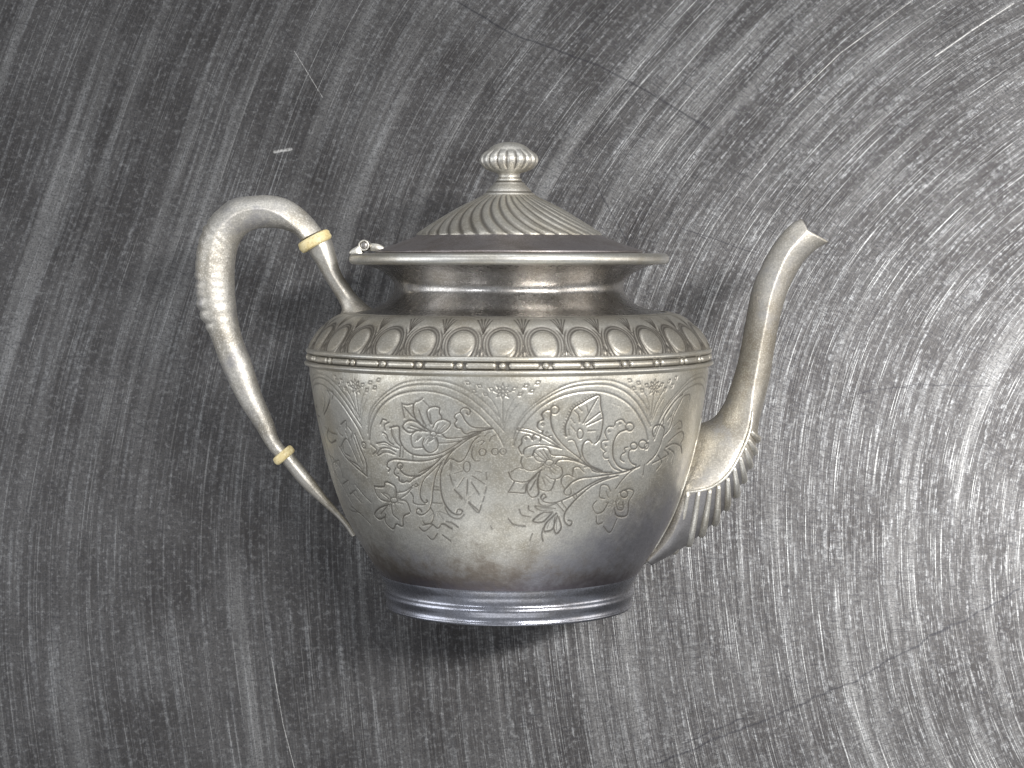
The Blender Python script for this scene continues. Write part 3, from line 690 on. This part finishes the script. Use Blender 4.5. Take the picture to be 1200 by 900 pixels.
kp = dense([(229,30.5),(227.2,29.8),(226,27.5),(224.8,26.2),(222.5,24.8),(219.5,22),(216,18.6),(214.2,17.6),(213,15.6),(211.4,14.6),(209.8,14.4),(208.6,12.6),(206,12.2),(203.5,13.5),(202,17)], 0.5)
gk = np.exp(-((kp[:, 0] - hh(213.2)) / 0.7)**2) + np.exp(-((kp[:, 0] - hh(225.4)) / 0.7)**2)
knob = grid('knob', rev(kp, TH), M_KNOB, lid, attr=(np.clip(gk, 0, 0.7)[:, None] + 0*TH), flip=True)
kb = dense([(202.8,12),(202.2,16.5),(200.8,21.5),(198.2,26.5),(194.5,30.6),(190.5,32.8),(186,33.2),(182,31.6),(178.8,28.2),(176,24.6),(172.5,20.8),(169.4,15.5),(167.4,9),(166.7,3),(166.6,0.05)], 0.5)
thk = np.linspace(-math.pi, math.pi, 480, endpoint=False)
ky = kb[:, 0]
lob = np.abs(np.cos(8.5 * 0 + 9 * (thk - R(5))))[None, :]
la = np.interp(ky, [hh(201), hh(197), hh(188), hh(179), hh(175.5)], [0, 2.6, 3.4, 2.8, 0])[:, None]
dk_ = la * (np.minimum(1, 1.1 * lob**0.55) - 0.72)
gkn = np.clip(1 - 2.0 * lob, 0, 1) * (la / 3.4) * 0.85
rk = kb[:, 1][:, None] + dk_
grid('knob_ball', np.stack([rk*np.sin(thk), -rk*np.cos(thk), ky[:, None] + 0*thk], -1) * S, M_KNOB, knob, attr=gkn, flip=True)

# --- lofted parts: handle, sockets, spout --------------------------------------------
def section(Lp, Cp, Rp, dep, k, n=14):
    """closed section through left edge, front crest, right edge and back; k 0..1 how sharp the crest is"""
    pts = []
    t = np.linspace(0, 1, n, endpoint=False)
    fa = (1 - 0.55*k) * (1 - np.cos(math.pi*t/2)) + 0.55*k*t; da = (1 - 0.5*k) * np.sin(math.pi*t/2) + 0.5*k*t
    fb = (1 - 0.55*k) * np.sin(math.pi*t/2) + 0.55*k*t;       db = (1 - 0.5*k) * np.cos(math.pi*t/2) + 0.5*k*(1 - t)
    L_, C_, R_ = map(np.array, (Lp, Cp, Rp))
    A = L_ + (C_ - L_) * fa[:, None]; B = C_ + (R_ - C_) * fb[:, None]
    f = np.vstack([np.column_stack([A, da*dep]), np.column_stack([B, db*dep])])
    bk_ = np.vstack([[np.append(R_, 0)], f[:0:-1] * [1, 1, -1]])
    return np.vstack([f, bk_])
def loft(name, st, mat, parent, n, caps=(0, 1), bump=None, flip=False):
    """st rows: left x,y, crest fraction, right x,y, depth, crest sharpness (drawing units)"""
    st = np.array(st, float)
    mid = np.column_stack([(st[:, 0] + st[:, 3]) / 2, (st[:, 1] + st[:, 4]) / 2, st])
    q = catmull(mid, n)[:, 2:]
    V = []
    for i, (lx, ly, cf, rx, ry, dep, k) in enumerate(q):
        if bump is not None:
            o = bump(i / (n - 1)); vx, vy = lx - rx, ly - ry; l = math.hypot(vx, vy)
            lx += vx / l * o; ly += vy / l * o
        L_ = np.array(pl(lx, ly)); R_ = np.array(pl(rx, ry)); C_ = L_ + (R_ - L_) * cf
        s = section(L_, C_, R_, dep, k)
        V.append(np.column_stack([s[:, 0], -s[:, 2], s[:, 1]]))
    return grid(name, np.array(V) * S, mat, parent, caps=caps, flip=flip)

handle = bpy.data.objects.new('handle', None); col.objects.link(handle); handle.parent = pot
grip = [(377,270,.80,353,282,13,.5),(368,258,.76,345,274,14,.7),(355,245,.68,334,269.5,15.5,.8),(340,235,.58,325,267.5,17,.9),(318,229,.46,313,266.8,18.5,1),
 (296.7,229.5,.40,300,268.5,19.5,1),(273,233,.42,290,273,20.5,.95),(256,245,.40,283,281,21.5,.8),(244,260,.38,278.5,291,22,.6),(235.5,278,.36,276,305,22.5,.4),
 (231.5,297,.36,275,318,22.5,.25),(230,320,.36,275,332,22.5,.15),(231,342,.38,275.5,346,22,.1),(234,363,.40,277,360,21,.1),(241.5,381,.42,279,375,19.5,.1),
 (249,400,.44,284,396,18,.1),(261,432,.46,294,422,16,.1),(280,471,.48,307,462,13.5,.15),(300,502,.5,320,493,11,.2),(312,522,.5,326,512,9,.2),(318,530,.5,330,519,8,.2),(326,539,.5,337,528,7.5,.2)]
def thumb(t):                                   # worn leaf serration along the back of the grip
    e = max(0, min(1, (t - 0.27) / 0.05)) * max(0, min(1, (0.62 - t) / 0.05))
    return e * (2.2 * abs(math.sin(math.pi * t * 37 + 0.8 * math.sin(t * 40))) ** 0.6 - 0.4 + 0.5 * math.sin(t * 173))
loft('grip', grip, M_HANDLE, handle, 260, bump=thumb)
loft('socket', [(356,287,.5,384,273,14,.2),(361.7,295.6,.5,389.5,283.5,14,.2),(371,310,.5,394,300,12.5,.3),(381.5,328,.5,399.5,318.5,10.5,.4),(391,343,.5,409,333.5,10,.4),
 (397.5,354,.5,418.5,346,10.5,.4),(400.5,362,.5,430,357,14,.3),(398,371,.5,442,366,18,.1),(398,378,.5,446,372,20,.1)], M_SOCKET, handle, 60)
loft('socket', [(327,538,.5,341,527,9,.1),(333.5,545.5,.5,346.7,535.5,8.5,.2),(353,569,.5,366.7,560,7.2,.3),(374.5,588.5,.5,383,582,5.2,.4),(392,604,.5,398.5,600,4,.4),(404,617,.5,410,614,4,.3),(412,629,.5,418,627,3,.3)],
     M_SOCKET, handle, 60)
# cords of the leaf that shows on the grip's upper side
def ring(cx, cy, ax, ay, rad, th_):
    x, h = pl(cx, cy); h0 = np.array([x, 0, h])
    l = math.hypot(ax, ay); a = np.array([ax/l, 0, -ay/l]); u = np.array([0, 1, 0]); v = np.cross(a, u)
    prof = []
    for i in range(24):
        w = 2*math.pi*i/24
        c_, s_ = math.cos(w), math.sin(w)
        prof.append((rad - 4.8 + 4.8*math.copysign(abs(c_)**0.8, c_), th_/2*math.copysign(abs(s_)**0.7, s_)))
    tt = np.linspace(0, 2*math.pi, 56, endpoint=False)
    V = np.array([[h0 + a*z_ + (u*math.cos(t) + v*math.sin(t))*r_*(1 + 0.015*math.sin(3*t + z_)) for t in tt] for r_, z_ in prof])
    o = grid('insulator_ring', V * S, M_BONE, handle, wrap_r=True)
    o['label'] = 'yellowed bone insulating ring'
    return o
ring(369, 282.5, 0.47, 0.88, 20.2, 13.0)
ring(332.6, 533.4, 0.645, 0.763, 14.0, 10.5)

SPOUT = [((939,256),(945,270),(971,283.5),12,.8),((925.7,264),(936,280),(957,292),13.5,.9),((907,286),(921.5,296.5),(941,307.7),15.5,1),((893,311),(909.5,322),(927,332.6),17,1),
 ((882,336),(901,347),(918,357.4),18,1),((876,363.7),(895.5,374.5),(911.7,385.4),19,1),((871,391.6),(890,402),(907,413.4),20,1),((865,422.7),(884.5,432),(902.4,441.4),21.5,.9),
 ((855.7,453.8),(879,462),(896,469),24,.8),((846,477),(876.5,489),(889.5,495),27,.7),((834,491),(873,507),(887.5,514),31,.6),((816,498),(865,523),(883,535),35,.5),
 ((806,508),(856,539),(874,558),38,.45),((798,522),(844,555),(859,582),40,.45),((790,540),(827,566),(840,608),41,.4),((782,563),(805,572),(814,632),41,.4),((772,606),(784,622),(790,648),36,.4),((752,648),(757,655),(764,662),22,.2)]
flat = [(L_[0], L_[1], 0, R_[0], R_[1], dp, k, C_[0], C_[1]) for L_, C_, R_, dp, k in SPOUT]
midp = np.column_stack([[(f[0]+f[3])/2 for f in flat], [(f[1]+f[4])/2 for f in flat], np.array(flat)])
sq = catmull(midp, 170)[:, 2:]
Vs = []
for lx, ly, _, rx, ry, dep, k, cx_, cy_ in sq:
    s = section(pl(lx, ly), pl(cx_, cy_), pl(rx, ry), dep, np.clip(k, 0, 1))
    Vs.append(np.column_stack([s[:, 0], -s[:, 2], s[:, 1]]))
Vs = np.array(Vs)
inner = []                                            # wall thickness and dark throat behind the mouth
for j in range(0, 22, 3):
    c_ = Vs[j].mean(0); inner.append(c_ + (Vs[j] - c_) * 0.84)
Vs2 = np.concatenate([np.array(inner[::-1]), Vs])
st_ = np.zeros(Vs2.shape[:2]); nin = len(inner)                  # tarnish left between the ribs of the fan, and a darker throat
fz = np.clip((np.arange(len(Vs)) / len(Vs) - 0.60) / 0.05, 0, 1)[:, None]
sec = np.zeros(Vs.shape[1]); sec[15:41] = 0.6
st_[nin:] = fz * sec; st_[:nin] = 0.8
spout = grid('spout', Vs2 * S, M_SPOUT, pot, caps=(0, 1), attr=st_)
# ribs fanning round the keel of the spout
def tube(path, rads, sides=10, flatten=1.0):
    P = np.array(path, float); T = np.gradient(P, axis=0); T /= np.linalg.norm(T, axis=1)[:, None]
    V = []
    ref = np.array([0.0, 0.0, 1.0])
    for p, t, r in zip(P, T, rads):
        u = np.cross(t, ref)
        if np.linalg.norm(u) < 1e-3: u = np.cross(t, [1.0, 0, 0])
        u /= np.linalg.norm(u); v = np.cross(t, u)
        V.append([p + (u*math.cos(w) + v*math.sin(w)) * r for w in np.linspace(0, 2*math.pi, sides, endpoint=False)])
    return np.array(V)
RIBS = [((803,571),(790,645),41),((815,571),(807,636),41),((828,569),(822,625),41),((838,564),(838,612),40.5),((848.5,556),(851,594),40),((856,544),(862.5,579),38.5),((863,532),(871,562),36.5),((868.5,521),(878,545),34.5),
        ((873,512),(883.5,529),32),((876.5,503),(887,514.5),30)]
for (t_, b_, dc) in RIBS:
    path = []; rads = []
    for t in np.linspace(0, 2, 33):
        f = t if t <= 1 else 2 - t
        s = 0.7*math.sin(math.pi*f/2) + 0.3*f; dd_ = dc * (0.72*math.cos(math.pi*f/2) + 0.28*(1 - f))
        x, y = t_[0] + (b_[0]-t_[0])*s, t_[1] + (b_[1]-t_[1])*s
        q = pl(x, y); path.append((q[0], -dd_ if t <= 1 else dd_, q[1]))
        rads.append(2.5 + 2.9*f)
    grid('rib', tube(path, rads) * S, M_RIB, spout, caps=(0, 1))
# raised bead that edges the fan of ribs
cr = catmull([(801,572),(815,570.5),(828,567),(840,560),(850,550.5),(858,539),(866,524),(873,508.5),(877,494),(879,478)], 40)
dcs = np.interp(np.linspace(0, 1, 40), [0, .35, .7, 1], [41.5, 41, 35, 26.5])
pe = [(*pl(x, y),) for x, y in cr]
for sgn in (-1, 1):
    grid('edge_bead', tube([(p[0], sgn*(d_ + 0.2), p[1]) for p, d_ in zip(pe, dcs)], np.interp(np.arange(40), [0, 4, 30, 39], [1.0, 2.0, 1.8, 0.6])) * S, M_RIB, spout, caps=(0, 1))
# solder seam where the spout meets the belly
sm = catmull([(822.5,487),(818,510),(812.5,535),(805.5,560),(797,585),(787,610),(775,636),(763,659)], 50)
sd_ = np.interp(np.linspace(0, 1, 50), [0, .15, .5, .85, 1], [14, 34, 41, 32, 10])
pts_ = []
for (x, y), d_ in zip(sm, sd_):
    h_ = pl(x, y)[1]; r_ = float(belly_r(np.array([h_]))[0]); pts_.append((math.sqrt(r_*r_ - d_*d_) + 0.6, -d_, h_))
grid('solder_seam', tube(pts_, [1.1]*50, 8) * S, M_BAND, spout, caps=(0, 1))

# --- hinge of the lid -------------------------------------------------------------------
hinge = bpy.data.objects.new('hinge', None); col.objects.link(hinge); hinge.parent = pot
def extrude(name, outline, d0, d1, mat, parent, bevel=0.8):
    P = np.array([pl(x, y) for x, y in outline]); c_ = P.mean(0)
    rows_ = []
    for dep, sc in ((d0, 1 - bevel/6), (d0 + bevel, 1), (d1 - bevel, 1), (d1, 1 - bevel/6)):
        q = c_ + (P - c_) * sc; rows_.append(np.column_stack([q[:, 0], np.full(len(q), dep), q[:, 1]]))
    return grid(name, np.array(rows_) * S, mat, parent, caps=(0, 1))
hx, hy = 427.5, 287.6
w_ = np.linspace(0, 2*math.pi, 28, endpoint=False)
bh = np.array(pl(hx, hy))
def barrel(y0, y1):
    V = [np.column_stack([bh[0] + r*np.cos(w_), np.full(28, y), bh[1] + r*np.sin(w_)]) for y, r in
         ((y0+1.2, 4.2), (y0, 4.8), (y0, 6.0), (y0+0.8, 6.6), (y1-0.8, 6.6), (y1, 6.0), (y1, 4.8), (y1-1.2, 4.2))]
    return grid('knuckle', np.array(V) * S, M_RIM, hinge, wrap_r=True)
for y0, y1 in ((-17, -6.3), (-5.7, 5.7), (6.3, 17)): barrel(y0, y1)
grid('pin', np.array([np.column_stack([bh[0] + r*np.cos(w_), np.full(28, y), bh[1] + r*np.sin(w_)]) for y, r in ((-16.6, 2.4), (-16.2, 4.1), (16.2, 4.1), (16.6, 2.4))]) * S, M_NECK, hinge, caps=(0, 1))
extrude('leaf', catmull([(411,298),(410.8,295.5),(413,292.6),(418,289.6),(422,287.6),(424,290),(425,294),(427,298)], 24), -16.5, 16.5, M_RIM, hinge)
extrude('leaf', catmull([(433.5,286),(437,285.3),(444,286),(449.5,289),(453,293.5),(447,295),(438,294.3),(434.5,294)], 24), -12, 12, M_RIM, hinge)
